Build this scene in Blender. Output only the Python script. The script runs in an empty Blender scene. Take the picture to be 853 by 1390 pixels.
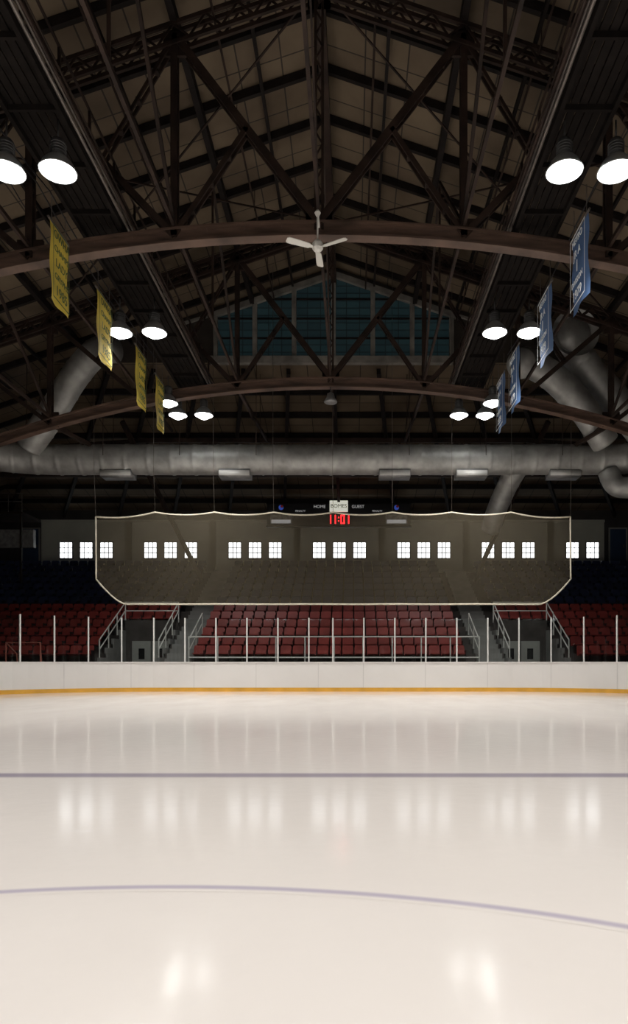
import bpy, math, random
from mathutils import Vector, Matrix
random.seed(4)
C = bpy.context.scene.collection
scene = bpy.context.scene
scene.view_settings.view_transform = 'Standard'

# ------------------------------------------------------------------ materials
def nt(name):
    m = bpy.data.materials.new(name); m.use_nodes = True
    n = m.node_tree.nodes; l = m.node_tree.links
    return m, n, l, n['Principled BSDF']

def mat(name, col, rough=0.6, metal=0.0, var=0.25, scale=3.0, bump=0.0, emit=None, spec=0.5, streak=None):
    m, n, l, b = nt(name)
    tc = n.new('ShaderNodeTexCoord'); no = n.new('ShaderNodeTexNoise')
    no.inputs['Scale'].default_value = scale; no.inputs['Detail'].default_value = 5
    if streak:
        mp = n.new('ShaderNodeMapping'); mp.inputs['Scale'].default_value = streak
        l.new(tc.outputs['Object'], mp.inputs[0]); l.new(mp.outputs[0], no.inputs['Vector'])
    else:
        l.new(tc.outputs['Object'], no.inputs['Vector'])
    r = n.new('ShaderNodeValToRGB')
    r.color_ramp.elements[0].position = .3; r.color_ramp.elements[1].position = .7
    r.color_ramp.elements[0].color = [c*(1-var) for c in col]+[1]
    r.color_ramp.elements[1].color = [min(1, c*(1+var)) for c in col]+[1]
    l.new(no.outputs['Fac'], r.inputs[0]); l.new(r.outputs[0], b.inputs['Base Color'])
    b.inputs['Roughness'].default_value = rough; b.inputs['Metallic'].default_value = metal
    b.inputs['Specular IOR Level'].default_value = spec
    if bump:
        bp = n.new('ShaderNodeBump'); bp.inputs['Strength'].default_value = bump
        l.new(no.outputs['Fac'], bp.inputs['Height']); l.new(bp.outputs[0], b.inputs['Normal'])
    if emit:
        b.inputs['Emission Color'].default_value = list(emit[0])+[1]
        b.inputs['Emission Strength'].default_value = emit[1]
    return m

STEEL = mat('rust_brown_steel', (.025, .015, .011), .7, 0, .6, 1.6, spec=.25)
STEEL2 = mat('dark_rafter_steel', (.011, .008, .007), .7, 0, .4, 2.5, spec=.2)
ARCH = mat('arch_beam_paint', (.095, .058, .042), .5, 0, .5, 1.2, streak=(1, 1, 6))
CATW = mat('catwalk_grating', (.010, .008, .007), .9, 0, .3, 5, spec=.1)
PIPE = mat('conduit_pipe', (.15, .13, .115), .4, .5, .3, 4)
DUCT = mat('galvanised_duct', (.33, .33, .315), .5, .5, .25, 2.2)
DUCTB = mat('duct_collar', (.22, .22, .22), .5, .5, .2, 3)
DIFF = mat('diffuser_grille', (.5, .5, .48), .5, .1, .1, 3)
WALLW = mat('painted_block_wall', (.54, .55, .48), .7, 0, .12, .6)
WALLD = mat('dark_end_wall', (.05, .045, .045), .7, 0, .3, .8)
GABLE = mat('gable_boarding', (.035, .028, .022), .7, 0, .3, 1.5)
GFRAME = mat('gable_frame_paint', (.18, .17, .15), .6, 0, .4, 2)
SIDEW = mat('side_wall_paint', (.08, .075, .07), .7, 0, .2, 1)
CONC = mat('concrete_riser', (.09, .08, .075), .8, 0, .25, 2)
STEPM = mat('concrete_step', (.30, .30, .29), .8, 0, .15, 2)
RED = mat('red_seat_plastic', (.29, .042, .035), .42, 0, .25, 1.2)
BLUE = mat('navy_seat_plastic', (.028, .040, .105), .42, 0, .3, 1.2)
BOARD = mat('white_dasher_board', (.86, .84, .81), .35, 0, .03, .7)
KICK = mat('yellow_kickplate', (.78, .42, .06), .4, 0, .12, 2)
SEAM = mat('board_seam', (.60, .59, .57), .6, 0, .1, 2)
WHITEP = mat('white_post_paint', (.75, .75, .72), .4, 0, .06, 3)
ROPE = mat('net_edge_rope', (.75, .70, .56), .7, 0, .1, 6)
BLACK = mat('scoreboard_black', (.010, .010, .012), .4, 0, .2, 3)
SIGNW = mat('sign_white', (.65, .65, .58), .5, 0, .05, 4, emit=((1, 1, .85), .5))  # unlit sign; emission stands in for light falling on its face
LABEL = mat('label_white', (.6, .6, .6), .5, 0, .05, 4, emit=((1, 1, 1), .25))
LED = mat('led_red', (.8, .03, .02), .4, 0, .05, 4, emit=((1, .02, .03), 3.0))
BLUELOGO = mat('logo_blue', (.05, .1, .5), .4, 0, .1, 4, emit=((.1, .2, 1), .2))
REDLOGO = mat('logo_red', (.6, .04, .04), .4, 0, .1, 4)
ADP = mat('ad_panel_grey', (.3, .3, .3), .5, 0, .4, 5)
YEL = mat('banner_yellow', (.66, .50, .07), .8, 0, .12, 3)
YTX = mat('banner_green_ink', (.10, .13, .04), .8, 0, .1, 3)
BAN = mat('banner_blue', (.07, .14, .29), .8, 0, .12, 3)
BTX = mat('banner_white_ink', (.70, .74, .76), .8, 0, .05, 3)
FANM = mat('fan_white', (.66, .65, .60), .4, 0, .06, 3)
DOORB = mat('door_blue', (.03, .06, .13), .5, 0, .1, 2)
DOORG = mat('door_pale', (.45, .46, .43), .5, 0, .1, 2)
LAMPR = mat('lamp_reflector', (.55, .56, .56), .3, .7, .06, 3)
LAMPI = mat('lamp_reflector_inner', (.9, .9, .9), .3, .2, .02, 3, emit=((1, 1, .98), 3))  # emission paints the bulb's light onto the reflector inside, widening the glow
LAMPH = mat('lamp_housing', (.06, .06, .06), .5, .3, .1, 3)
BULB = mat('lamp_bulb', (1, 1, 1), .3, 0, 0, 3, emit=((.97, 1, .98), 9))
WIN = mat('daylit_pane', (.9, .93, .95), .3, 0, .02, 3, emit=((.95, .98, 1), 3.2))
WFR = mat('window_frame_paint', (.30, .30, .28), .6, 0, .1, 4)
GOALR = mat('goal_frame_red', (.55, .2, .15), .4, 0, .1, 4)

# teal gable glass with pane grid
m, n, l, b = nt('gable_glass_teal'); TEAL = m
tc = n.new('ShaderNodeTexCoord'); br = n.new('ShaderNodeTexBrick'); mp = n.new('ShaderNodeMapping')
mp.inputs['Rotation'].default_value = (math.radians(-90), 0, 0)
l.new(tc.outputs['Object'], mp.inputs[0]); l.new(mp.outputs[0], br.inputs['Vector'])
br.offset = 0; br.inputs['Scale'].default_value = 1
br.inputs['Brick Width'].default_value = .53; br.inputs['Row Height'].default_value = .3
br.inputs['Mortar Size'].default_value = .02
br.inputs['Color1'].default_value = (.012, .026, .030, 1); br.inputs['Color2'].default_value = (.016, .036, .040, 1)
br.inputs['Mortar'].default_value = (.006, .010, .011, 1)
l.new(br.outputs['Color'], b.inputs['Base Color']); l.new(br.outputs['Color'], b.inputs['Emission Color'])
b.inputs['Emission Strength'].default_value = .28; b.inputs['Roughness'].default_value = .5

# roof deck
m, n, l, b = nt('roof_deck_panels'); DECK = m
tc = n.new('ShaderNodeTexCoord'); br = n.new('ShaderNodeTexBrick'); no = n.new('ShaderNodeTexNoise'); mx = n.new('ShaderNodeMixRGB')
l.new(tc.outputs['Object'], br.inputs['Vector']); l.new(tc.outputs['Object'], no.inputs['Vector'])
br.offset = 0; br.inputs['Scale'].default_value = 1
br.inputs['Brick Width'].default_value = 1.1; br.inputs['Row Height'].default_value = .87
br.inputs['Mortar Size'].default_value = .02
br.inputs['Color1'].default_value = (.175, .132, .084, 1); br.inputs['Color2'].default_value = (.14, .103, .066, 1)
br.inputs['Mortar'].default_value = (.034, .025, .017, 1)
no.inputs['Scale'].default_value = .45; no.inputs['Detail'].default_value = 6
r = n.new('ShaderNodeValToRGB'); r.color_ramp.elements[0].position = .3; r.color_ramp.elements[1].position = .7
r.color_ramp.elements[0].color = (.42, .39, .35, 1); r.color_ramp.elements[1].color = (1.0, 1, 1, 1)
l.new(no.outputs['Fac'], r.inputs[0])
mx.blend_type = 'MULTIPLY'; mx.inputs[0].default_value = 1
l.new(br.outputs['Color'], mx.inputs[1]); l.new(r.outputs[0], mx.inputs[2]); l.new(mx.outputs[0], b.inputs['Base Color'])
b.inputs['Roughness'].default_value = .8

# ice (and painted lines frozen beneath it)
def ice_mat(name, mark=None):
    m, n, l, b = nt(name)
    tc = n.new('ShaderNodeTexCoord'); ge = n.new('ShaderNodeNewGeometry')
    mp = n.new('ShaderNodeMapping'); mp.inputs['Scale'].default_value = (1.3, .5, 1)
    no = n.new('ShaderNodeTexNoise'); no.inputs['Scale'].default_value = .8; no.inputs['Detail'].default_value = 8
    l.new(ge.outputs['Position'], mp.inputs[0]); l.new(mp.outputs[0], no.inputs['Vector'])
    r = n.new('ShaderNodeValToRGB')
    r.color_ramp.elements[0].color = (.84, .785, .735, 1); r.color_ramp.elements[1].color = (.89, .835, .785, 1)
    l.new(no.outputs['Fac'], r.inputs[0]); out = r.outputs[0]
    if mark:
        kind, col, cen, half, soft = mark
        sp = n.new('ShaderNodeSeparateXYZ'); l.new(tc.outputs['Object'], sp.inputs[0])
        if kind == 'line':
            ab = n.new('ShaderNodeMath'); ab.operation = 'ABSOLUTE'; l.new(sp.outputs['Y'], ab.inputs[0])
        else:
            ln = n.new('ShaderNodeVectorMath'); ln.operation = 'LENGTH'; l.new(tc.outputs['Object'], ln.inputs[0])
            sb_ = n.new('ShaderNodeMath'); sb_.operation = 'SUBTRACT'; l.new(ln.outputs['Value'], sb_.inputs[0]); sb_.inputs[1].default_value = cen
            ab = n.new('ShaderNodeMath'); ab.operation = 'ABSOLUTE'; l.new(sb_.outputs[0], ab.inputs[0])
        mr = n.new('ShaderNodeMapRange'); mr.interpolation_type = 'SMOOTHSTEP'
        mr.inputs['From Min'].default_value = half-soft; mr.inputs['From Max'].default_value = half
        mr.inputs['To Min'].default_value = 1; mr.inputs['To Max'].default_value = 0
        l.new(ab.outputs[0], mr.inputs['Value'])
        mx = n.new('ShaderNodeMixRGB'); l.new(mr.outputs[0], mx.inputs[0]); l.new(out, mx.inputs[1]); mx.inputs[2].default_value = (*col, 1)
        out = mx.outputs[0]
    l.new(out, b.inputs['Base Color'])
    mr = n.new('ShaderNodeMapRange'); mr.inputs['To Min'].default_value = .08; mr.inputs['To Max'].default_value = .16
    l.new(no.outputs['Fac'], mr.inputs['Value']); l.new(mr.outputs[0], b.inputs['Roughness'])
    b.inputs['IOR'].default_value = 1.40
    n2 = n.new('ShaderNodeTexNoise'); n2.inputs['Scale'].default_value = 6; n2.inputs['Detail'].default_value = 2
    bp = n.new('ShaderNodeBump'); bp.inputs['Strength'].default_value = .02; bp.inputs['Distance'].default_value = .05
    l.new(ge.outputs['Position'], n2.inputs['Vector']); l.new(n2.outputs['Fac'], bp.inputs['Height']); l.new(bp.outputs[0], b.inputs['Normal'])
    return m
ICE = ice_mat('rink_ice')
LINEB = ice_mat('ice_line_blue', ('line', (.43, .385, .445), 0, .19, .13))
RC = 4.3
LINEC = ice_mat('ice_circle_blue', ('ring', (.55, .50, .58), RC, .05, .045))

def see_through(name, col, fac, gloss=False):
    m = bpy.data.materials.new(name); m.use_nodes = True
    n = m.node_tree.nodes; l = m.node_tree.links; n.clear()
    o = n.new('ShaderNodeOutputMaterial'); mx = n.new('ShaderNodeMixShader'); t = n.new('ShaderNodeBsdfTransparent')
    s = n.new('ShaderNodeBsdfGlossy' if gloss else 'ShaderNodeBsdfDiffuse')
    s.inputs['Color'].default_value = (*col, 1)
    if gloss: s.inputs['Roughness'].default_value = .03
    l.new(t.outputs[0], mx.inputs[1]); l.new(s.outputs[0], mx.inputs[2]); l.new(mx.outputs[0], o.inputs[0])
    if gloss:
        t.inputs['Color'].default_value = (.93, .95, .94, 1)
        mx.inputs[0].default_value = fac
    else:
        tc = n.new('ShaderNodeTexCoord'); no = n.new('ShaderNodeTexNoise'); no.inputs['Scale'].default_value = .6
        mr = n.new('ShaderNodeMapRange'); mr.inputs['To Min'].default_value = fac-.06; mr.inputs['To Max'].default_value = fac+.06
        l.new(tc.outputs['Object'], no.inputs['Vector']); l.new(no.outputs['Fac'], mr.inputs['Value']); l.new(mr.outputs[0], mx.inputs[0])
    return m
NET = see_through('fine_black_netting', (.125, .106, .073), .38)
GLASS = see_through('rink_glass', (.9, .95, .95), .05, True)

# ------------------------------------------------------------------ mesh builder
class MB:
    def __init__(s): s.v = []; s.f = []; s.mi = []; s.mats = []
    def _m(s, m):
        if m not in s.mats: s.mats.append(m)
        return s.mats.index(m)
    def add(s, vs, fs, m):
        k = len(s.v); i = s._m(m); s.v += [tuple(v) for v in vs]
        for f in fs: s.f.append(tuple(k+a for a in f)); s.mi.append(i)
    def box(s, x0, x1, y0, y1, z0, z1, m):
        s.add([(x0, y0, z0), (x1, y0, z0), (x1, y1, z0), (x0, y1, z0), (x0, y0, z1), (x1, y0, z1), (x1, y1, z1), (x0, y1, z1)],
              [(0, 3, 2, 1), (4, 5, 6, 7), (0, 1, 5, 4), (1, 2, 6, 5), (2, 3, 7, 6), (3, 0, 4, 7)], m)
    def beam(s, a, b, w, h, m, up=(0, 0, 1)):
        a = Vector(a); b = Vector(b); d = b-a
        if d.length < 1e-5: return
        d.normalize(); u = Vector(up)
        if abs(d.dot(u)) > .98: u = Vector((1, 0, 0)) if abs(d.x) < .9 else Vector((0, 1, 0))
        r = d.cross(u).normalized(); t = r.cross(d).normalized()
        vs = []
        for p in (a, b):
            for i, j in ((-1, -1), (1, -1), (1, 1), (-1, 1)): vs.append(p+r*(i*w/2)+t*(j*h/2))
        s.add(vs, [(0, 1, 2, 3), (7, 6, 5, 4), (0, 4, 5, 1), (1, 5, 6, 2), (2, 6, 7, 3), (3, 7, 4, 0)], m)
    def tube(s, pts, r, m, seg=10, cap=True):
        pts = [Vector(p) for p in pts]; n = len(pts)
        rs = r if isinstance(r, list) else [r]*n
        k = len(s.v); i = s._m(m); prev = None
        for a in range(n):
            d = (pts[min(a+1, n-1)]-pts[max(a-1, 0)])
            if d.length < 1e-7: d = Vector((0, 0, 1))
            d.normalize()
            if prev is None:
                u = Vector((0, 0, 1)) if abs(d.z) < .9 else Vector((1, 0, 0))
                prev = d.cross(u).normalized()
            q = (prev-d*prev.dot(d))
            q = q.normalized(); prev = q; t = d.cross(q)
            for j in range(seg):
                an = 2*math.pi*j/seg
                s.v.append(tuple(pts[a]+(q*math.cos(an)+t*math.sin(an))*rs[a]))
        for a in range(n-1):
            for j in range(seg):
                j2 = (j+1) % seg
                s.f.append((k+a*seg+j, k+a*seg+j2, k+(a+1)*seg+j2, k+(a+1)*seg+j)); s.mi.append(i)
        if cap:
            s.f.append(tuple(k+j for j in range(seg))[::-1]); s.mi.append(i)
            s.f.append(tuple(k+(n-1)*seg+j for j in range(seg))); s.mi.append(i)
    def mesh(s, name, smooth=False):
        me = bpy.data.meshes.new(name); me.from_pydata(s.v, [], s.f)
        for m in s.mats: me.materials.append(m)
        me.polygons.foreach_set('material_index', s.mi)
        if smooth: me.polygons.foreach_set('use_smooth', [True]*len(s.f))
        me.update(); return me
    def obj(s, name, smooth=False, parent=None, loc=(0, 0, 0)):
        o = bpy.data.objects.new(name, s.mesh(name, smooth)); C.objects.link(o); o.location = loc
        if parent: o.parent = parent
        return o

def empty(name, loc=(0, 0, 0)):
    e = bpy.data.objects.new(name, None); C.objects.link(e); e.location = loc; e.empty_display_size = .2
    return e
def text(name, s, size, loc, rot, m, parent=None, align='CENTER'):
    c = bpy.data.curves.new(name, 'FONT'); c.body = s; c.size = size; c.align_x = align; c.align_y = 'CENTER'; c.extrude = .004
    c.materials.append(m)
    o = bpy.data.objects.new(name, c); C.objects.link(o); o.location = loc; o.rotation_euler = rot
    if parent: o.parent = parent
    return o

def catmull(P, step=8):
    P = [Vector(p) for p in P]; Q = [P[0]*2-P[1]]+P+[P[-1]*2-P[-2]]; out = []
    for i in range(1, len(Q)-2):
        for k in range(step):
            t = k/step; a, b, c, d = Q[i-1:i+3]
            out.append(.5*((2*b)+(c-a)*t+(2*a-5*b+4*c-d)*t*t+(3*b-a-3*c+d)*t**3))
    out.append(P[-1]); return out

# ------------------------------------------------------------------ dimensions
W = 20.6; YB = -46.0; YG = 28.6; YE = 42.0
RZ = 17.3; SL = .34; HZ = RZ-SL*11.5; EZ = RZ-SL*W
def roofz(x): return RZ-SL*abs(x)
def hipz(y): return HZ+(EZ-HZ)*(y-YG)/(YE-YG)

# shell -----------------------------------------------------------------
f = MB(); f.box(-W, W, YB, YE, -.3, -.02, CONC); f.obj('floor')
c = MB()
T = [(-W, YB, EZ), (0, YB, RZ), (0, YG, RZ), (-11.5, YG, HZ), (-W, YE, EZ), (W, YB, EZ), (11.5, YG, HZ), (W, YE, EZ)]
c.add(T, [(0, 1, 2, 3, 4), (1, 5, 7, 6, 2), (3, 6, 7, 4)], DECK)
c.add([(-11.5, YG, HZ), (11.5, YG, HZ), (0, YG, RZ)], [(0, 1, 2)], GABLE)
c.obj('ceiling')
w = MB()
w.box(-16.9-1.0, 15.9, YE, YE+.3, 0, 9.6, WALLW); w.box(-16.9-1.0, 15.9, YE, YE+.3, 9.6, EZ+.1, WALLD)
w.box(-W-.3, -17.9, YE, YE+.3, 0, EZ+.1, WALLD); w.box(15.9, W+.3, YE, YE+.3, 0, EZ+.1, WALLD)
for k in range(-3, 4):   # pilasters between window groups
    for sx in (-1, 1):
        x = k*5.06+sx*2.53
        if -17.5 < x < 15.5: w.box(x-.18, x+.18, YE-.12, YE, 6.6, 9.6, WALLW)
w.box(-17.9, 15.9, YE-.10, YE, 9.55, 9.7, WALLW)
w.obj('wall_north')
w = MB(); w.box(-W, W, YB-.3, YB, 0, EZ, SIDEW)
w.add([(-W, YB, EZ), (W, YB, EZ), (0, YB, RZ)], [(0, 1, 2)], GABLE); w.obj('wall_south')
w = MB(); w.box(-W-.3, -W, YB, YE, 0, EZ, SIDEW); w.obj('wall_west')
w = MB(); w.box(W, W+.3, YB, YE, 0, EZ, SIDEW); w.obj('wall_east')

# windows
idx = 0
def window(x, y, sgn, i):
    o = MB(); ww, hh, z0 = .36, .92, 7.42
    yy = y-sgn*.03
    a, b_ = sorted((yy, y-sgn*.005))
    o.box(x-ww, x+ww, a, b_, z0, z0+hh, WIN)
    a, b_ = sorted((y-sgn*.09, y-sgn*.005))
    for xa, xb, za, zb in ((x-ww-.06, x-ww, z0-.06, z0+hh+.06), (x+ww, x+ww+.06, z0-.06, z0+hh+.06),
                           (x-ww, x+ww, z0-.1, z0), (x-ww, x+ww, z0+hh, z0+hh+.06)):
        o.box(xa, xb, a, b_, za, zb, WFR)
    a, b_ = sorted((y-sgn*.06, y-sgn*.03))
    for t in (-.12, .12): o.box(x+t-.022, x+t+.022, a, b_, z0, z0+hh, WFR)
    for t in (.33, .66): o.box(x-ww, x+ww, a, b_, z0+hh*t-.02, z0+hh*t+.02, WFR)
    o.obj('window_%d' % i)
for k in range(-3, 4):
    for j in (-1, 0, 1):
        x = k*5.06+j*1.21
        if x < 15.8: idx += 1; window(x, YE, 1, idx)
for k in range(-3, 4):
    for j in (-1, 0, 1):
        idx += 1; window(k*5.06+j*1.21, YB, -1, idx)

def door(x, y, z, wd, h, mt, i):
    o = MB(); o.box(x-wd/2, x+wd/2, y-.06, y, z, z+h, mt)
    o.box(x-wd/2-.08, x-wd/2, y-.1, y, z, z+h+.08, WFR); o.box(x+wd/2, x+wd/2+.08, y-.1, y, z, z+h+.08, WFR)
    o.box(x-wd/2, x+wd/2, y-.1, y, z+h, z+h+.08, WFR); o.box(x+wd/2-.16, x+wd/2-.1, y-.11, y-.06, z+.95, z+1.1, PIPE)
    o.obj('door_%d' % i)
door(-18.5, YE-.01, 7.1, .95, 2.05, DOORB, 1); door(16.7, YE-.01, 7.1, .95, 2.05, DOORB, 2)

# gable glazing
g = MB(); yg = YG-.05; hw = 4.8; sz = 13.55
def gz(x): return 16.85-SL*abs(x)
xs = [-hw+1.6*i for i in range(7)]
for i in range(6):
    a, b_ = xs[i], xs[i+1]
    g.add([(a, yg, sz), (b_, yg, sz), (b_, yg, gz(b_)), (a, yg, gz(a))], [(0, 1, 2, 3)], TEAL)
for x in xs: g.box(x-.09, x+.09, yg-.16, yg, sz-.1, gz(x)+.05, GFRAME)
g.box(-hw-.3, hw+.3, yg-.25, yg, sz-.28, sz, GFRAME)
for zz in (14.35, 15.15, 15.95):
    xe = min(hw, (16.85-zz)/SL); g.box(-xe, xe, yg-.08, yg, zz-.025, zz+.025, STEEL2)
for s in (-1, 1):
    g.beam((s*(hw+.2), yg-.1, gz(hw)), (0, yg-.1, gz(0)+.07), .16, .22, GFRAME)
    g.beam((s*(hw+2.4), yg-.06, gz(hw)-.6), (s*hw, yg-.06, gz(hw)+.12), .1, .1, GFRAME)
g.obj('window_gable')

# rafters & purlins -----------------------------------------------------
r = MB(); y = YB+.5
while y < YG:
    for s in (-1, 1):
        r.beam((0, y, RZ-.13), (s*W, y, roofz(W)-.13), .12, .22, STEEL2)
    y += 1.74
for y in (30.3, 32, 33.7, 35.4, 37.1, 38.8, 40.5):   # hip purlins
    xe = 11.5+(W-11.5)*(y-YG)/(YE-YG)
    r.box(-xe, xe, y-.07, y+.07, hipz(y)-.27, hipz(y)-.03, STEEL2)
    for s in (-1, 1): r.beam((s*xe, y, hipz(y)-.13), (s*W, y, EZ-.13), .1, .2, STEEL2)
for i in range(-6, 7):
    x = i*3.3; xt = x*11.5/W
    r.beam((xt, YG, HZ-.35), (x, YE-.1, EZ-.35), .16, .25, STEEL2)
for i in range(-6, 7):
    x = i*3.3
    r.box(x-.08, x+.08, YB, YG, roofz(x)-.5, roofz(x)-.24, STEEL2)
    if i < 6:
        x = x+1.65; r.box(x-.04, x+.04, YB, YG, roofz(x)-.36, roofz(x)-.24, STEEL2)
r.box(-.12, .12, YB, YG, RZ-.75, RZ-.3, STEEL)
r.obj('roof_rafters')

# roof truss -------------------------------------------------------------
TOP = lambda x: 16.55-SL*abs(x)
BOT = lambda x: 11.0-.0148*x*x
def truss():
    t = MB()
    for s in (-1, 1):
        a0, a1 = Vector((0, 0, TOP(0))), Vector((s*W, 0, TOP(W)))
        for dz in (-.22, .22):
            for dy in (-.11, .11):
                t.beam(a0+Vector((0, dy, dz)), a1+Vector((0, dy, dz)), .07, .09, STEEL)
        N = 56
        for i in range(N):
            p = a0.lerp(a1, i/N); q = a0.lerp(a1, (i+1)/N); d = .2 if i % 2 else -.2
            for dy in (-.12, .12): t.beam(p+Vector((0, dy, d)), q+Vector((0, dy, -d)), .02, .05, STEEL)
    xs = [-20.4+i*.85 for i in range(49)]
    for i in range(48):
        a, b_ = xs[i], xs[i+1]
        if i == 47: b_ = 20.4
        for dz, wy, h in ((0, .10, .26), (.15, .28, .045), (-.15, .28, .045)):
            t.beam((a, 0, BOT(a)+dz), (b_, 0, BOT(b_)+dz), wy, h, ARCH)
    def dbl(x1, z1, x2, z2, w=.11, gap=.09):
        for dy in (-gap, gap):
            t.beam((x1, dy, z1), (x2, dy, z2), .05, w, STEEL)
        d = math.hypot(x2-x1, z2-z1); k = int(d/.7)
        for i in range(1, k):
            u = i/k; X = x1+(x2-x1)*u; Z = z1+(z2-z1)*u
            t.box(X-.05, X+.05, -gap, gap, Z-.05, Z+.05, STEEL)
    for dx in (-.08, .08): t.beam((dx, 0, BOT(0)), (dx, 0, TOP(0)), .16, .06, STEEL, up=(1, 0, 0))
    for i in range(20):
        z0 = BOT(0)+(TOP(0)-BOT(0))*i/20; z1 = BOT(0)+(TOP(0)-BOT(0))*(i+1)/20; s = .08 if i % 2 else -.08
        t.beam((s, -.06, z0), (-s, -.06, z1), .02, .04, STEEL)
    for s in (-1, 1):
        for k in range(1, 6):
            x = s*3.3*k; dbl(x, BOT(x), x, TOP(x), .15)
        dbl(s*3.3, TOP(3.3), 0, BOT(0)+.15, .17)
        mx_, mz = s*1.65, (TOP(3.3)+BOT(0)+.15)/2
        dbl(mx_, mz, s*3.3, BOT(3.3), .11)
        for k in range(1, 6):
            xo = min(3.3*(k+1), 20.3); dbl(s*xo, TOP(xo), s*3.3*k, BOT(3.3*k), .14)
            if k < 3: dbl(s*(3.3*k+1.65), (TOP(xo)+BOT(3.3*k))/2, s*3.3*k, TOP(3.3*k)-.1, .07)
        for k in range(0, 6):   # gusset plates
            x = s*3.3*k; t.box(x-.30, x+.30, -.035, .035, BOT(x)-.1, BOT(x)+.42, STEEL)
            t.box(x-.26, x+.26, -.035, .035, TOP(x)-.45, TOP(x)+.1, STEEL)
        t.box(s*20.35-.2, s*20.35+.2, -.2, .2, 0, TOP(20.3)+.2, STEEL)
    return t.mesh('roof_truss')
tm = truss()
TY = [24.7, 16.0, 7.3, -1.4, -10.1, -18.8, -27.5, -36.2]
for y in TY:
    o = bpy.data.objects.new('roof_truss', tm); C.objects.link(o); o.location = (0, y, 0)

# hip girder beyond the gable
t = MB(); yh = 33.4; zt = hipz(yh)-.55; zb = 10.1
t.beam((-17.5, yh, zt-.6), (-9, yh, zt), .16, .2, STEEL); t.beam((17.5, yh, zt-.6), (9, yh, zt), .16, .2, STEEL); t.beam((-9, yh, zt), (9, yh, zt), .16, .2, STEEL)
t.beam((-17.5, yh, zb), (17.5, yh, zb), .16, .2, STEEL)
for i in range(-5, 5):
    x = i*3; t.beam((x, yh, zb), (x, yh, zt), .1, .12, STEEL)
    t.beam((x, yh, zb if i % 2 else zt), (x+3, yh, zt if i % 2 else zb), .08, .14, STEEL)
for s in (-1, 1):
    t.beam((s*17.5, yh, zt-.5), (s*20.4, yh, 6.0), .2, .2, STEEL)
    t.beam((s*9.6, 31.5, 12.0), (s*7.4, 38.0, 5.6), .16, .2, STEEL)
    t.beam((s*3.3, 24.7, BOT(3.3)), (s*3.3, yh, zt), .1, .14, STEEL); t.beam((s*9.9, 24.7, BOT(9.9)), (s*9, yh, zb), .1, .14, STEEL)
t.obj('hip_girder')

# longitudinal sway bracing
b_ = MB()
for x in (-9.9, -6.6, -3.3, 0, 3.3, 6.6, 9.9):
    zb, zt = BOT(x)+.25, TOP(x)-.35
    b_.beam((x, TY[-1], zb), (x, YG, zb), .07, .10, STEEL)
    if abs(x) in (0, 3.3, 9.9):
        for i in range(len(TY)-1):
            y1, y0 = TY[i], TY[i+1]; ym = (y0+y1)/2
            if abs(x) == 3.3 or abs(x) == 9.9:
                b_.beam((x, y0, zb), (x, ym, zt), .07, .09, STEEL); b_.beam((x, ym, zt), (x, y1, zb), .07, .09, STEEL)
                b_.beam((x, ym, zb), (x, ym, zt), .05, .06, STEEL)
            else:
                b_.beam((x, y0, zt), (x, y1, zb), .04, .05, STEEL); b_.beam((x, y0, zb), (x, y1, zt), .04, .05, STEEL)
for i in range(len(TY)-1):   # rods in plane of the roof
    for s in (-1, 1):
        b_.beam((0, TY[i], TOP(0)+.1), (s*9.9, TY[i+1], TOP(9.9)+.1), .04, .04, STEEL)
        b_.beam((0, TY[i+1], TOP(0)+.1), (s*9.9, TY[i], TOP(9.9)+.1), .04, .04, STEEL)
b_.obj('longitudinal_bracing')

# sprinkler lines and sagging cables under the roof
k = MB()
for x in (1.3, -2.4, 5.0, -5.0):
    zz = roofz(x)-.62; k.tube([(x, YB+.5, zz), (x, YG-.3, zz)], .03, STEEL, 8)
    y = -40
    while y < 28:
        k.tube([(x, y, zz-.12), (x, y, roofz(x)-.05)], .012, STEEL, 6); y += 3.48
k.obj('sprinkler_pipes')
k = MB()
for x, z0 in ((-6.2, 11.9), (-6.5, 12.1), (6.25, 12.0), (-7.4, 12.6), (7.6, 12.5)):
    P = []
    for i in range(len(TY)-1):
        for j in range(8):
            u = j/8; P.append((x+.05*math.sin(i*2.1+u*3), TY[i]+(TY[i+1]-TY[i])*u, z0-.35*4*u*(1-u)*(.5+.5*abs(math.sin(i*1.7+x)))))
    k.tube(P, .018, BLACK, 6)
k.obj('power_cables')

# catwalks -----------------------------------------------------------------
def catwalk(s):
    k = MB(); xi, xo = s*4.5, s*5.45; z = 11.12; y0, y1 = YB+2, 25.9
    a, c_ = sorted((xi, xo))
    for q in range(6):   # open plank deck
        xa = a+(c_-a)*q/6; k.box(xa+.01, xa+(c_-a)/6-.015, y0, y1, z, z+.04, CATW)
    for x in (xi, xo): k.box(x-.04, x+.04, y0, y1, z-.12, z+.14, CATW)
    y = y0
    while y < y1:
        k.box(a, c_, y-.03, y+.03, z-.1, z, CATW)
        for x in (xi, xo): k.box(x-.025, x+.025, y-.025, y+.025, z, z+1.05, STEEL)
        y += 1.45
    for x in (xi, xo):
        for zz in (.55, 1.05): k.box(x-.02, x+.02, y0, y1, z+zz-.02, z+zz+.02, STEEL)
    for i, (dx, dz, rr) in enumerate(((-.10, -.02, .035), (-.22, .02, .03), (-.10, .16, .03), (-.2, .24, .02))):
        k.tube([(xi+s*dx, y0, z+dz), (xi+s*dx, y1, z+dz)], rr, PIPE if i in (0, 2) else STEEL, 8)
    k.obj('lighting_catwalk')
catwalk(-1); catwalk(1)

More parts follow.
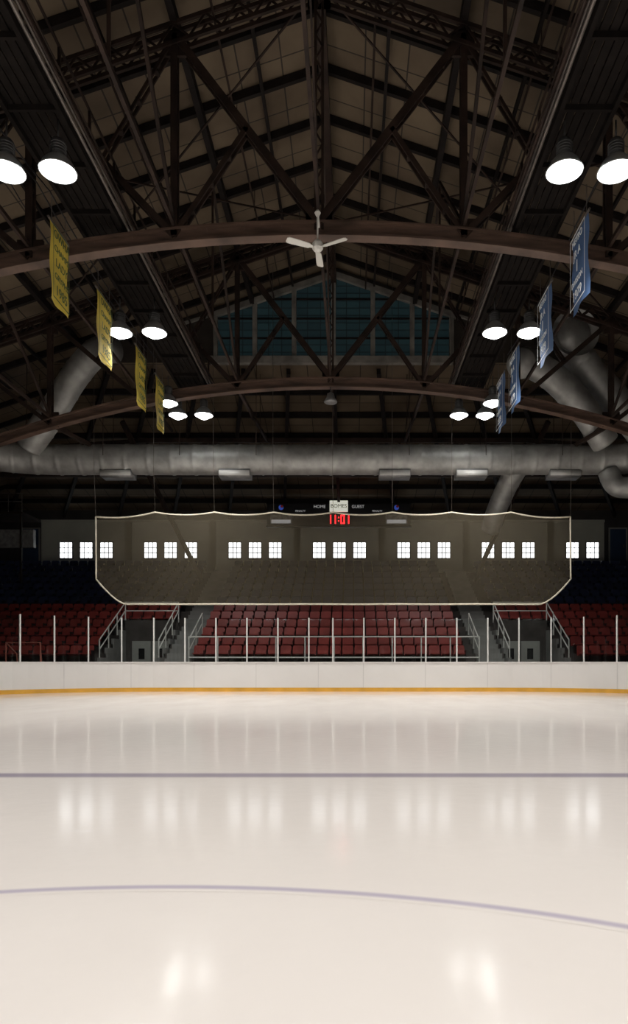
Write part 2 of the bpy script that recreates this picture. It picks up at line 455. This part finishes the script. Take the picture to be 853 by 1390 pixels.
# lamps -------------------------------------------------------------------
def lamp_mesh():
    k = MB(); seg = 24
    prof = [(.33, -.03), (.31, .03), (.26, .13), (.18, .22), (.12, .27)]
    def rev(pr, m, off=0):
        vs = []; fs = []
        for (rr, zz) in pr:
            for j in range(seg): an = 2*math.pi*j/seg; vs.append((rr*math.cos(an), rr*math.sin(an), zz))
        for a in range(len(pr)-1):
            for j in range(seg):
                j2 = (j+1) % seg; fs.append((a*seg+j, a*seg+j2, (a+1)*seg+j2, (a+1)*seg+j))
        k.add(vs, fs, m)
    rev(prof, LAMPR); rev([(p[0]-.012, p[1]) for p in prof], LAMPI); rev([(.33, -.03), (.345, -.02), (.33, 0)], LAMPR)
    rev([(.12, .27), (.13, .29), (.13, .52), (.10, .56), (.001, .56)], LAMPH)
    for i in range(4): rev([(.13, .31+i*.05), (.15, .32+i*.05), (.13, .33+i*.05)], LAMPH)
    k.tube([(0, 0, .55), (0, 0, .92)], .018, LAMPH, 8)
    k.tube([(0, 0, .18), (0, 0, .15), (0, 0, .08), (0, 0, -.02), (0, 0, -.10), (0, 0, -.15), (0, 0, -.17)], [.05, .10, .18, .23, .20, .11, .01], BULB, 16)
    return k.mesh('high_bay_lamp', True)
lm = lamp_mesh()
def lamp(x, y, z=10.2, pw=112):
    o = bpy.data.objects.new('high_bay_lamp', lm); C.objects.link(o); o.location = (x, y, z)
    ld = bpy.data.lights.new('lamp_light', 'AREA'); ld.shape = 'DISK'; ld.size = .58; ld.energy = pw; ld.color = (1, .965, .93)
    ld.spread = math.radians(128)
    lo = bpy.data.objects.new('lamp_light', ld); C.objects.link(lo); lo.parent = o; lo.location = (0, 0, -.18)
for s in (-1, 1):
    for y in (25.6, 19.2, 12.9, 6.6, .3, -6, -12.3, -18.6, -25, -31):
        lamp(s*4.67, y); lamp(s*5.62, y)
    lamp(s*5.66, 24.4)

# banners -----------------------------------------------------------------
def banner(s, y0, y1, ztop, mt, ink, lines):
    e = empty('championship_banner' if s < 0 else 'division_title_banner', (s*5.6, (y0+y1)/2, ztop))
    k = MB(); nu, nv = 8, 16; H = 1.66; wd = y1-y0
    vs = []; fs = []
    for j in range(nv+1):
        for i in range(nu+1):
            u = i/nu; v = j/nv
            dx = .03*math.sin(u*7+v*2)*v+.02*math.sin(v*9)
            vs.append((dx, (u-.5)*wd, -H*v))
    for j in range(nv):
        for i in range(nu): a = j*(nu+1)+i; fs.append((a, a+1, a+nu+2, a+nu+1))
    k.add(vs, fs, mt); k.obj('cloth', True, e)
    q = MB(); q.tube([(0, -wd/2-.08, .01), (0, wd/2+.08, .01)], .025, PIPE, 8)
    for u in (-.4, .4): q.tube([(0, u*wd, .02), (0, u*wd, 11.0-ztop)], .008, PIPE, 6)
    for a, b2 in ((-.46, -.43), (.43, .46)):
        xx = -s*.06; q.add([(xx, a*wd, -.06), (xx, b2*wd, -.06), (xx, b2*wd, -H+.06), (xx, a*wd, -H+.06)], [(0, 1, 2, 3)], ink)
    for a, b2 in ((-.06, -.09), (-H+.09, -H+.06)):
        xx = -s*.06; q.add([(xx, -.43*wd, a), (xx, .43*wd, a), (xx, .43*wd, b2), (xx, -.43*wd, b2)], [(0, 1, 2, 3)], ink)
    q.obj('rod_and_trim', False, e)
    rot = (math.radians(90), 0, math.radians(90 if s < 0 else -90))
    for i, (tx, sz_) in enumerate(lines):
        text('lettering_%d' % i, tx, sz_, (-s*.065, 0, -.24-.29*i), rot, ink, e)
L1 = [('OWHA', .24), ('CHAMPS', .19), ('LADY', .24), ('GRYPHS', .19), ('1985', .3)]
for y0, y1 in ((14.7, 15.6), (17.4, 18.4), (20.5, 21.45), (22.6, 23.5)): banner(-1, y0, y1, 10.45, YEL, YTX, L1)
L2 = [('METRO', .2), ('JR A', .24), ('1', .36), ('DIVISION', .17), ('1979', .28)]
for y0, y1 in ((14.35, 15.4), (17.0, 18.1), (20.3, 21.4), (22.2, 23.25)): banner(1, y0, y1, 10.38, BAN, BTX, L2)

# ceiling fan ----------------------------------------------------------------
k = MB()
k.tube([(0, 0, .75), (0, 0, .12)], .02, FANM, 8)
k.tube([(0, 0, .80), (0, 0, .74), (0, 0, .66)], [.03, .07, .03], FANM, 14)
k.tube([(0, 0, .14), (0, 0, .12), (0, 0, .06), (0, 0, -.04), (0, 0, -.09), (0, 0, -.12)], [.03, .08, .12, .12, .08, .02], FANM, 20)
for an in (88, -28, 205):
    a = math.radians(an); d = Vector((math.cos(a), math.sin(a), 0)); p = Vector((-d.y, d.x, .22)).normalized()
    vs = []
    for u, wv in ((.10, .03), (.17, .04), (.2, .065), (.55, .08), (.68, .08), (.72, .05)):
        for q in (-1, 1):
            for zz in (0, .012): vs.append(d*u+p*(q*wv)+Vector((0, 0, zz-.03)))
    fs = []
    for i in range(5):
        A = i*4; B = A+4; fs += [(A, A+2, B+2, B), (A+1, B+1, B+3, A+3), (A, B, B+1, A+1), (A+2, A+3, B+3, B+2)]
    fs += [(20, 22, 23, 21)]
    k.add(vs, fs, FANM)
k.beam((0, 0, .72), (0, .45, .72), .05, .05, FANM)
k.obj('ceiling_fan', False, None, (0, 15.3, 10.22))

# pendant horn speaker under second truss
k = MB(); k.tube([(0, 0, .5), (0, 0, .2)], .015, LAMPH, 6)
k.tube([(0, 0, .22), (0, 0, .18), (0, 0, .05), (0, 0, -.1), (0, 0, -.14)], [.05, .12, .15, .24, .2], DUCTB, 16)
k.obj('pendant_speaker', True, None, (0, 24.6, 10.4))

# ducts ------------------------------------------------------------------
def duct(mb, P, rr, step=10, ring=.9, seg=28):
    pts = catmull(P, step); L = 0; out = []; rad = []
    for i in range(len(pts)-1):
        a, b2 = pts[i], pts[i+1]; d = (b2-a).length; nn = max(1, int(d/.06))
        for j in range(nn):
            p = a.lerp(b2, j/nn); out.append(p); rad.append(L+d*j/nn)
        L += d
    rs = [rr*(1.0+(.035 if (x % ring) < .09 else 0)) for x in rad]
    mb.tube(out, rs, DUCT, seg)
k = MB(); zD = 9.25; yD = 28.0
duct(k, [(-17.5, 22.5, zD+.15), (-15.5, 25.6, zD+.1), (-12.6, 27.7, zD), (-8, yD, zD), (0, yD, zD), (8, yD, zD), (12.0, 27.7, zD), (14.9, 25.6, zD+.1), (17.2, 22.5, zD+.15)], .59)
for i, x in enumerate((-8.6, -3.9, 2.45, 5.5, 9.2)):
    k.box(x-.62, x+.62, yD-.36, yD+.36, zD-.74, zD-.46, DUCTB)
    k.box(x-.60, x+.60, yD-.40, yD-.36, zD-.72, zD-.52, DIFF)
for x in range(-12, 13, 3):
    for dy in (-.62, .62): k.beam((x, yD+dy, zD), (x, yD+dy*.9, 12.9), .02, .02, STEEL)
duct(k, [(7.5, 28.1, 9.1), (7.2, 28.9, 8.5), (6.9, 29.8, 7.6), (6.8, 30.6, 6.9)], .42)
duct(k, [(13.4, 27.2, 8.0), (12.0, 27.4, 8.0), (11.2, 27.6, 8.1), (10.9, 27.8, 8.8)], .4)
k.obj('ventilation_duct', True)
k = MB()
duct(k, [(8.9, 25.6, 13.15), (8.9, 26.3, 13.2), (9.5, 26.9, 12.8), (10.6, 27.0, 11.6), (11.7, 27.1, 10.4), (12.7, 27.5, 9.4)], .58)
k.tube([(8.9, 25.45, 13.15), (8.9, 25.75, 13.15)], [.86, .60], DUCT, 28, False)
k.tube([(8.9, 25.7, 13.15), (8.9, 25.72, 13.15)], [.52, .5], STEEL2, 28)
k.obj('fan_intake_duct', True)
k = MB()
duct(k, [(7.0, 25.9, 12.2), (7.4, 26.5, 12.5), (8.3, 26.5, 12.0), (9.4, 26.5, 10.9), (10.6, 27.1, 9.6)], .52)
k.obj('supply_duct', True)
k = MB()
duct(k, [(-8.2, 26.2, 12.9), (-9.0, 26.6, 12.9), (-9.8, 26.6, 12.0), (-10.8, 26.8, 10.6), (-11.9, 27.3, 9.5)], .5)
k.obj('supply_duct', True)
for s in (-1, 1):
    k = MB(); duct(k, [(s*14.8, -20, 10.3), (s*14.8, 0, 10.3), (s*14.8, 12, 10.3), (s*15.3, 20, 10.0), (s*17.2, 22.3, 9.5)], .45, 6)
    k.obj('side_air_duct', True)

# ice, boards, lines ----------------------------------------------------------
X0, Y0, Y1, R = 13.0, -33.5, 27.5, 6.5
def loop(o):
    hx, a, b2, rr = X0-o, Y0+o, Y1-o, R-o; P = [(0, b2)]
    for cx, cy, a0 in ((hx-rr, b2-rr, 90), (hx-rr, a+rr, 0), (-hx+rr, a+rr, -90), (-hx+rr, b2-rr, -180)):
        for i in range(19):
            an = math.radians(a0-i*5); P.append((cx+rr*math.cos(an), cy+rr*math.sin(an)))
    return P
def ring(mb, oi, oo, z0, z1, m):
    A, B = loop(oi), loop(oo); n = len(A)
    vs = [(x, y, z0) for x, y in A]+[(x, y, z1) for x, y in A]+[(x, y, z1) for x, y in B]+[(x, y, z0) for x, y in B]
    fs = []
    for i in range(n):
        j = (i+1) % n
        fs += [(i, i+n, j+n, j), (i+n, i+2*n, j+2*n, j+n), (i+2*n, i+3*n, j+3*n, j+2*n)]
    mb.add(vs, fs, m)
k = MB(); P = loop(.005); k.add([(x, y, 0) for x, y in P], [tuple(range(len(P)))[::-1]], ICE); k.obj('ice_rink')
def sample(o, d0, step):
    P = loop(o)+[loop(o)[0]]; L = [0]
    for i in range(len(P)-1): L.append(L[-1]+math.dist(P[i], P[i+1]))
    out = []; s = d0; i = 0
    while s < L[-1]-.3:
        while L[i+1] < s: i += 1
        t_ = (s-L[i])/(L[i+1]-L[i]); a, b2 = P[i], P[i+1]
        out.append((a[0]+(b2[0]-a[0])*t_, a[1]+(b2[1]-a[1])*t_, math.atan2(b2[1]-a[1], b2[0]-a[0]))); s += step
    return out
k = MB()
ring(k, 0, -.12, 0, 1.13, BOARD); ring(k, .02, -.14, 1.13, 1.165, BOARD); ring(k, .015, -.01, .0, .15, KICK)
for x, y, an in sample(.002, 1.2, 2.44):
    d = Vector((math.cos(an), math.sin(an), 0)); k.beam((x-d.x*.006, y-d.y*.006, .64), (x+d.x*.006, y+d.y*.006, .64), .01, .96, SEAM)
k.obj('dasher_boards')
k = MB(); ring(k, -.055, -.067, 1.165, 2.85, GLASS)
ko = k.obj('rink_glass')
k = MB()
for x, y, an in sample(-.06, .0, 1.22):
    d = Vector((math.cos(an), math.sin(an), 0)); k.beam((x-d.x*.025, y-d.y*.025, 2.03), (x+d.x*.025, y+d.y*.025, 2.03), .07, 1.73, WHITEP)
k.obj('glass_stanchions')
for yl in (6.98, -10.9):
    k = MB(); k.add([(-12.99, -.2, 0), (12.99, -.2, 0), (12.99, .2, 0), (-12.99, .2, 0)], [(0, 1, 2, 3)], LINEB)
    k.obj('blue_line', False, None, (0, yl, .0008))
k = MB(); n_ = 160; vs = []
for i in range(n_):
    a = 2*math.pi*i/n_; vs += [((RC-.07)*math.cos(a), (RC-.07)*math.sin(a), 0), ((RC+.07)*math.cos(a), (RC+.07)*math.sin(a), 0)]
k.add(vs, [(2*i, (2*i+2) % (2*n_), (2*i+3) % (2*n_), 2*i+1)[::-1] for i in range(n_)], LINEC)
k.obj('faceoff_circle', False, None, (-.15, 3.5-RC, .0008))

# safety net --------------------------------------------------------------
e = empty('safety_net', (0, 27.85, 0))
k = MB(); hx = 9.45; NU, NV = 96, 14; span = 2*hx/8
def ntop(x):
    u = ((x+hx) % span)/span; sag = .11*4*u*(1-u)
    return 7.12-sag-(.18*max(0, (abs(x)-hx+span)/span))
def nbot(x):
    d = hx-abs(x)
    return 3.46+(1.0*(1-min(1, d/1.2))**1.5)
vs = []; fs = []
for j in range(NV+1):
    for i in range(NU+1):
        x = -hx+2*hx*i/NU; v = j/NV; z = ntop(x)*(1-v)+nbot(x)*v
        vs.append((x, .05*math.sin(x*1.9)*v, z))
for j in range(NV):
    for i in range(NU): a = j*(NU+1)+i; fs.append((a, a+1, a+NU+2, a+NU+1))
k.add(vs, fs, NET); k.obj('mesh_panel', True, e)
k = MB()
k.tube([vs[i] for i in range(NU+1)], .032, ROPE, 6); k.tube([vs[NV*(NU+1)+i] for i in range(NU+1)], .035, ROPE, 6)
for c_ in (0, NU): k.tube([vs[j*(NU+1)+c_] for j in range(NV+1)], .035, ROPE, 6)
for i in range(9):
    x = -hx+span*i; k.tube([(x, 0, 7.1 if abs(x) < hx-.1 else 6.95), (x*.98, -.7, 8.6), (x*.98, -.7, roofz(x*.98)-.02)], .008, PIPE, 6)
k.obj('edge_rope', True, e)

# stands -----------------------------------------------------------------
D0, DD, RI, Z0, NR = 29.4, .87, .43, 1.1, 13
VX0, VX1 = 7.4, 9.9; SX0, SX1 = 6.1, 7.25
WS = W-.03
k = MB()
for i in range(NR):
    y0, y1, z = D0+i*DD, D0+(i+1)*DD, Z0+i*RI
    if i < 4: segs = [(-WS, -VX1), (-VX0, VX0), (VX1, WS)]
    else: segs = [(-WS, WS)]
    for a, b2 in segs: k.box(a, b2, y0, y1 if i < NR-1 else YE-.15, 0 if i < 5 else z-1.2, z, CONC)
k.obj('grandstand_terrace')
k = MB()
for s in (-1, 1):
    a, b2 = sorted((s*SX0, s*SX1))
    for i in range(NR):
        y0, z = D0+i*DD, Z0+i*RI
        k.box(a, b2, y0-.02, y0+DD-.02, z-.06, z+.01, STEPM)
        k.box(a, b2, y0+DD/2, y0+DD-.02, z, z+RI/2, STEPM)
        k.box(a, b2, y0-.025, y0-.02, z-RI, z+.01, STEPM)
k.obj('aisle_stairs')
for s in (-1, 1):
    k = MB(); a, b2 = sorted((s*VX0, s*VX1)); yb = D0+4*DD
    k.box(a, b2, yb-.08, yb-.01, 0, Z0+4*RI+.3, CONC)
    xm = (a+b2)/2; k.box(xm-.9, xm+.9, yb-.12, yb-.08, 0, 2.15, DOORG); k.box(xm-.02, xm+.02, yb-.13, yb-.12, 0, 2.15, BLACK)
    for q in (-.45, .45): k.box(xm+q-.14, xm+q+.14, yb-.13, yb-.12, 1.3, 1.8, BLACK)
    for x in (a, b2):
        for i in range(4): k.box(x-.06, x+.06, D0+i*DD, D0+(i+1)*DD, 0, Z0+i*RI+.25, STEPM)
    k.obj('vomitory_entrance')
    k = MB()
    for x in (a-.0, b2+.0):
        p0 = Vector((x, D0+.1, Z0+1.0)); p1 = Vector((x, yb, Z0+4*RI+1.15))
        for dz in (0, -.4): k.tube([p0+Vector((0, 0, dz)), p1+Vector((0, 0, dz))], .028, WHITEP, 8)
        for u in (0, .33, .66, 1):
            p = p0.lerp(p1, u); k.tube([p, p-Vector((0, 0, .95))], .028, WHITEP, 8)
    for dz in (1.15, .75): k.tube([(a, yb, Z0+4*RI+dz), (b2, yb, Z0+4*RI+dz)], .028, WHITEP, 8)
    k.obj('vomitory_handrail')
    k = MB()
    for x in (s*SX0,):
        p0 = Vector((x, D0, Z0+1.0)); p1 = Vector((x, D0+3*DD, Z0+3*RI+1.0))
        k.tube([p0, p1], .028, WHITEP, 8); k.tube([p0-Vector((0, 0, .45)), p1-Vector((0, 0, .45))], .022, WHITEP, 8)
        for u in (0, .5, 1): p = p0.lerp(p1, u); k.tube([p, p-Vector((0, 0, 1.0))], .028, WHITEP, 8)
    k.obj('stair_handrail')
k = MB(); yf = D0-.05
for a, b2 in ((-SX0, SX0),):
    for z in (2.22, 1.35): k.tube([(a, yf, z), (b2, yf, z)], .03, WHITEP, 8)
    nn = 10
    for i in range(nn+1): x = a+(b2-a)*i/nn; k.tube([(x, yf, 1.0), (x, yf, 2.22)], .028, WHITEP, 8)
k.box(-W+.05, -VX1, D0-.12, D0, 0, 1.1, CONC)
k.obj('front_guard_rail')

# seats
def seat(mb, x, y, z, m, ang=0):
    ca, sa = math.cos(ang), math.sin(ang)
    def T_(p): return (x+p[0]*ca-p[1]*sa, y+p[0]*sa+p[1]*ca, z+p[2])
    hw_ = .235
    o = [(-hw_, .34), (hw_, .34), (hw_+.005, .70), (hw_-.04, .78), (-hw_+.04, .78), (-hw_-.005, .70)]
    vs = [T_((a, .10+(b2-.34)*.22, b2)) for a, b2 in o]+[T_((a, .14+(b2-.34)*.22, b2)) for a, b2 in o]
    mb.add(vs, [(0, 1, 2, 3, 4, 5), (11, 10, 9, 8, 7, 6)]+[(i, i+6, (i+1) % 6+6, (i+1) % 6) for i in range(6)], m)
    vs = [T_(p) for p in ((-.2, -.30, .44), (.2, -.30, .44), (.21, .10, .38), (-.21, .10, .38), (-.2, -.30, .40), (.2, -.30, .40), (.21, .10, .33), (-.21, .10, .33))]
    mb.add(vs, [(0, 1, 2, 3), (7, 6, 5, 4), (0, 4, 5, 1), (1, 5, 6, 2), (2, 6, 7, 3), (3, 7, 4, 0)], m)
    vs = [T_(p) for p in ((.24, -.05, 0), (.26, -.05, 0), (.26, .12, 0), (.24, .12, 0), (.24, -.22, .56), (.26, -.22, .56), (.26, .15, .56), (.24, .15, .56))]
    mb.add(vs, [(0, 1, 5, 4), (1, 2, 6, 5), (2, 3, 7, 6), (3, 0, 4, 7), (4, 5, 6, 7)], BLACK)
sr, sb = MB(), MB()
for i in range(NR):
    y = D0+i*DD+.45; z = Z0+i*RI; x = -W+.5
    while x < W-.4:
        ax = abs(x)
        if not (SX0-.28 < ax < SX1+.28) and not (i < 4 and VX0-.3 < ax < VX1+.35):
            seat(sr if i < 6 else sb, x, y, z, RED if i < 6 else BLUE)
        x += .53
sr.obj('red_arena_seats'); sb.obj('navy_arena_seats')
ss, st = MB(), MB()
for s in (-1, 1):
    for i in range(6):
        a, b2 = sorted((s*(15.0+i*DD), s*(15.0+(i+1)*DD))); z = Z0+i*RI
        st.box(a, b2, -42, 27.5, 0, z, CONC)
        y = -40
        while y < 26.8:
            if int((y+40)/.53) % 24 > 1: seat(ss, s*(15.0+i*DD+.45), y, z, RED if i < 3 else BLUE, -s*math.pi/2)
            y += .53
st.obj('side_terrace'); ss.obj('side_arena_seats')

# scoreboard ---------------------------------------------------------------
e = empty('scoreboard', (0, 40.0, 0))
k = MB(); k.box(-4.1, 4.1, 0, .3, 8.95, 10.25, BLACK)
k.box(-4.15, 4.15, -.03, .3, 10.22, 10.3, STEEL2); k.box(-4.15, 4.15, -.03, .3, 8.9, 8.97, STEEL2)
for x in (-3.3, 3.3):
    k.box(x-.62, x+.62, -.04, 0, 9.05, 9.6, ADP); k.box(x-.55, x+.55, -.05, -.04, 9.1, 9.3, LABEL)
    k.tube([(x, -.02, 10.0), (x, -.05, 10.0)], .14, BLUELOGO, 16); k.tube([(x+.05, -.05, 10.06), (x+.05, -.07, 10.06)], .08, REDLOGO, 16)
for x in (-3, 3): k.beam((x, .15, 10.2), (x, .15, 10.6), .06, .06, STEEL)
k.obj('cabinet', False, e)
k = MB(); k.box(-.52, .52, -.12, -.02, 9.75, 10.38, SIGNW); k.obj('sponsor_sign', False, e)
rt = (math.radians(90), 0, 0)
text('sponsor_lettering', 'BOMES', .30, (0, -.13, 10.06), rt, BLACK, e)
text('home_label', 'HOME', .24, (-1.1, -.02, 10.05), rt, LABEL, e); text('guest_label', 'GUEST', .24, (1.1, -.02, 10.05), rt, LABEL, e)
for x in (-2.2, 2.2): text('period_label', 'PENALTY', .14, (x, -.02, 9.8), rt, LABEL, e)
k = MB()
SEG = {'0': 'abcdef', '1': 'bc'}
def digit(cx, ch, w_=.24, h_=.5, z=9.08):
    p = {'a': (-w_/2, w_/2, z+h_-.07, z+h_), 'd': (-w_/2, w_/2, z, z+.07), 'b': (w_/2-.07, w_/2, z+h_/2+.01, z+h_), 'c': (w_/2-.07, w_/2, z, z+h_/2-.01),
         'e': (-w_/2, -w_/2+.07, z, z+h_/2-.01), 'f': (-w_/2, -w_/2+.07, z+h_/2+.01, z+h_)}
    for s_ in SEG[ch]: a, b2, c_, d = p[s_]; k.box(cx+a, cx+b2, -.03, 0, c_, d, LED)
for cx, ch in ((-.55, '1'), (-.28, '1'), (.22, '0'), (.48, '1')): digit(cx, ch)
for z in (9.2, 9.4): k.box(-.04, .03, -.03, 0, z, z+.07, LED)
k.obj('clock_digits', False, e)

for s in (-1, 1):
    k = MB(); x0, x1 = sorted((s*16.8, s*20.4)); z = 9.2; y0, y1 = 37.2, 39.5
    k.box(x0, x1, y0, y1, z-.15, z-.03, STEEL)
    for zz in (.5, .95): k.tube([(x0, y0, z+zz), (x1, y0, z+zz)], .025, PIPE, 6)
    for i in range(6): x = x0+(x1-x0)*i/5; k.tube([(x, y0, z-.05), (x, y0, z+.95)], .02, PIPE, 6)
    for x in (x0+.1, x1-.1): k.beam((x, y0+.1, z-.1), (x, y0+.1, Z0+8*RI), .1, .1, STEEL)
    k.box(x0+.3, x1-.3, y1-.3, y1, z-1.6, z-.6, ADP)
    k.obj('equipment_platform')
k = MB(); gx, gy = -12.6, 28.4
k.tube([(gx-.7, gy, .0), (gx-.7, gy, 1.95), (gx+.7, gy, 1.95), (gx+.7, gy, .0)], .03, GOALR, 8)
k.tube([(gx-.7, gy, 1.95), (gx-.5, gy+.5, 1.5), (gx-.5, gy+.7, 0)], .025, GOALR, 8); k.tube([(gx+.7, gy, 1.95), (gx+.5, gy+.5, 1.5), (gx+.5, gy+.7, 0)], .025, GOALR, 8)
k.obj('spare_goal_frame')

# camera -----------------------------------------------------------------
cd = bpy.data.cameras.new('camera'); co = bpy.data.objects.new('camera', cd); C.objects.link(co)
co.location = (.75, 0, 1.12); co.rotation_euler = (math.radians(90), 0, 0)
cd.sensor_width = 36; cd.lens = 36*950/1390; cd.shift_x = -51.5/1390; cd.shift_y = (900-695)/1390
cd.clip_start = .05; cd.clip_end = 300
scene.camera = co
w = bpy.data.worlds.new('world'); scene.world = w; w.use_nodes = True
w.node_tree.nodes['Background'].inputs[0].default_value = (.02, .022, .025, 1)
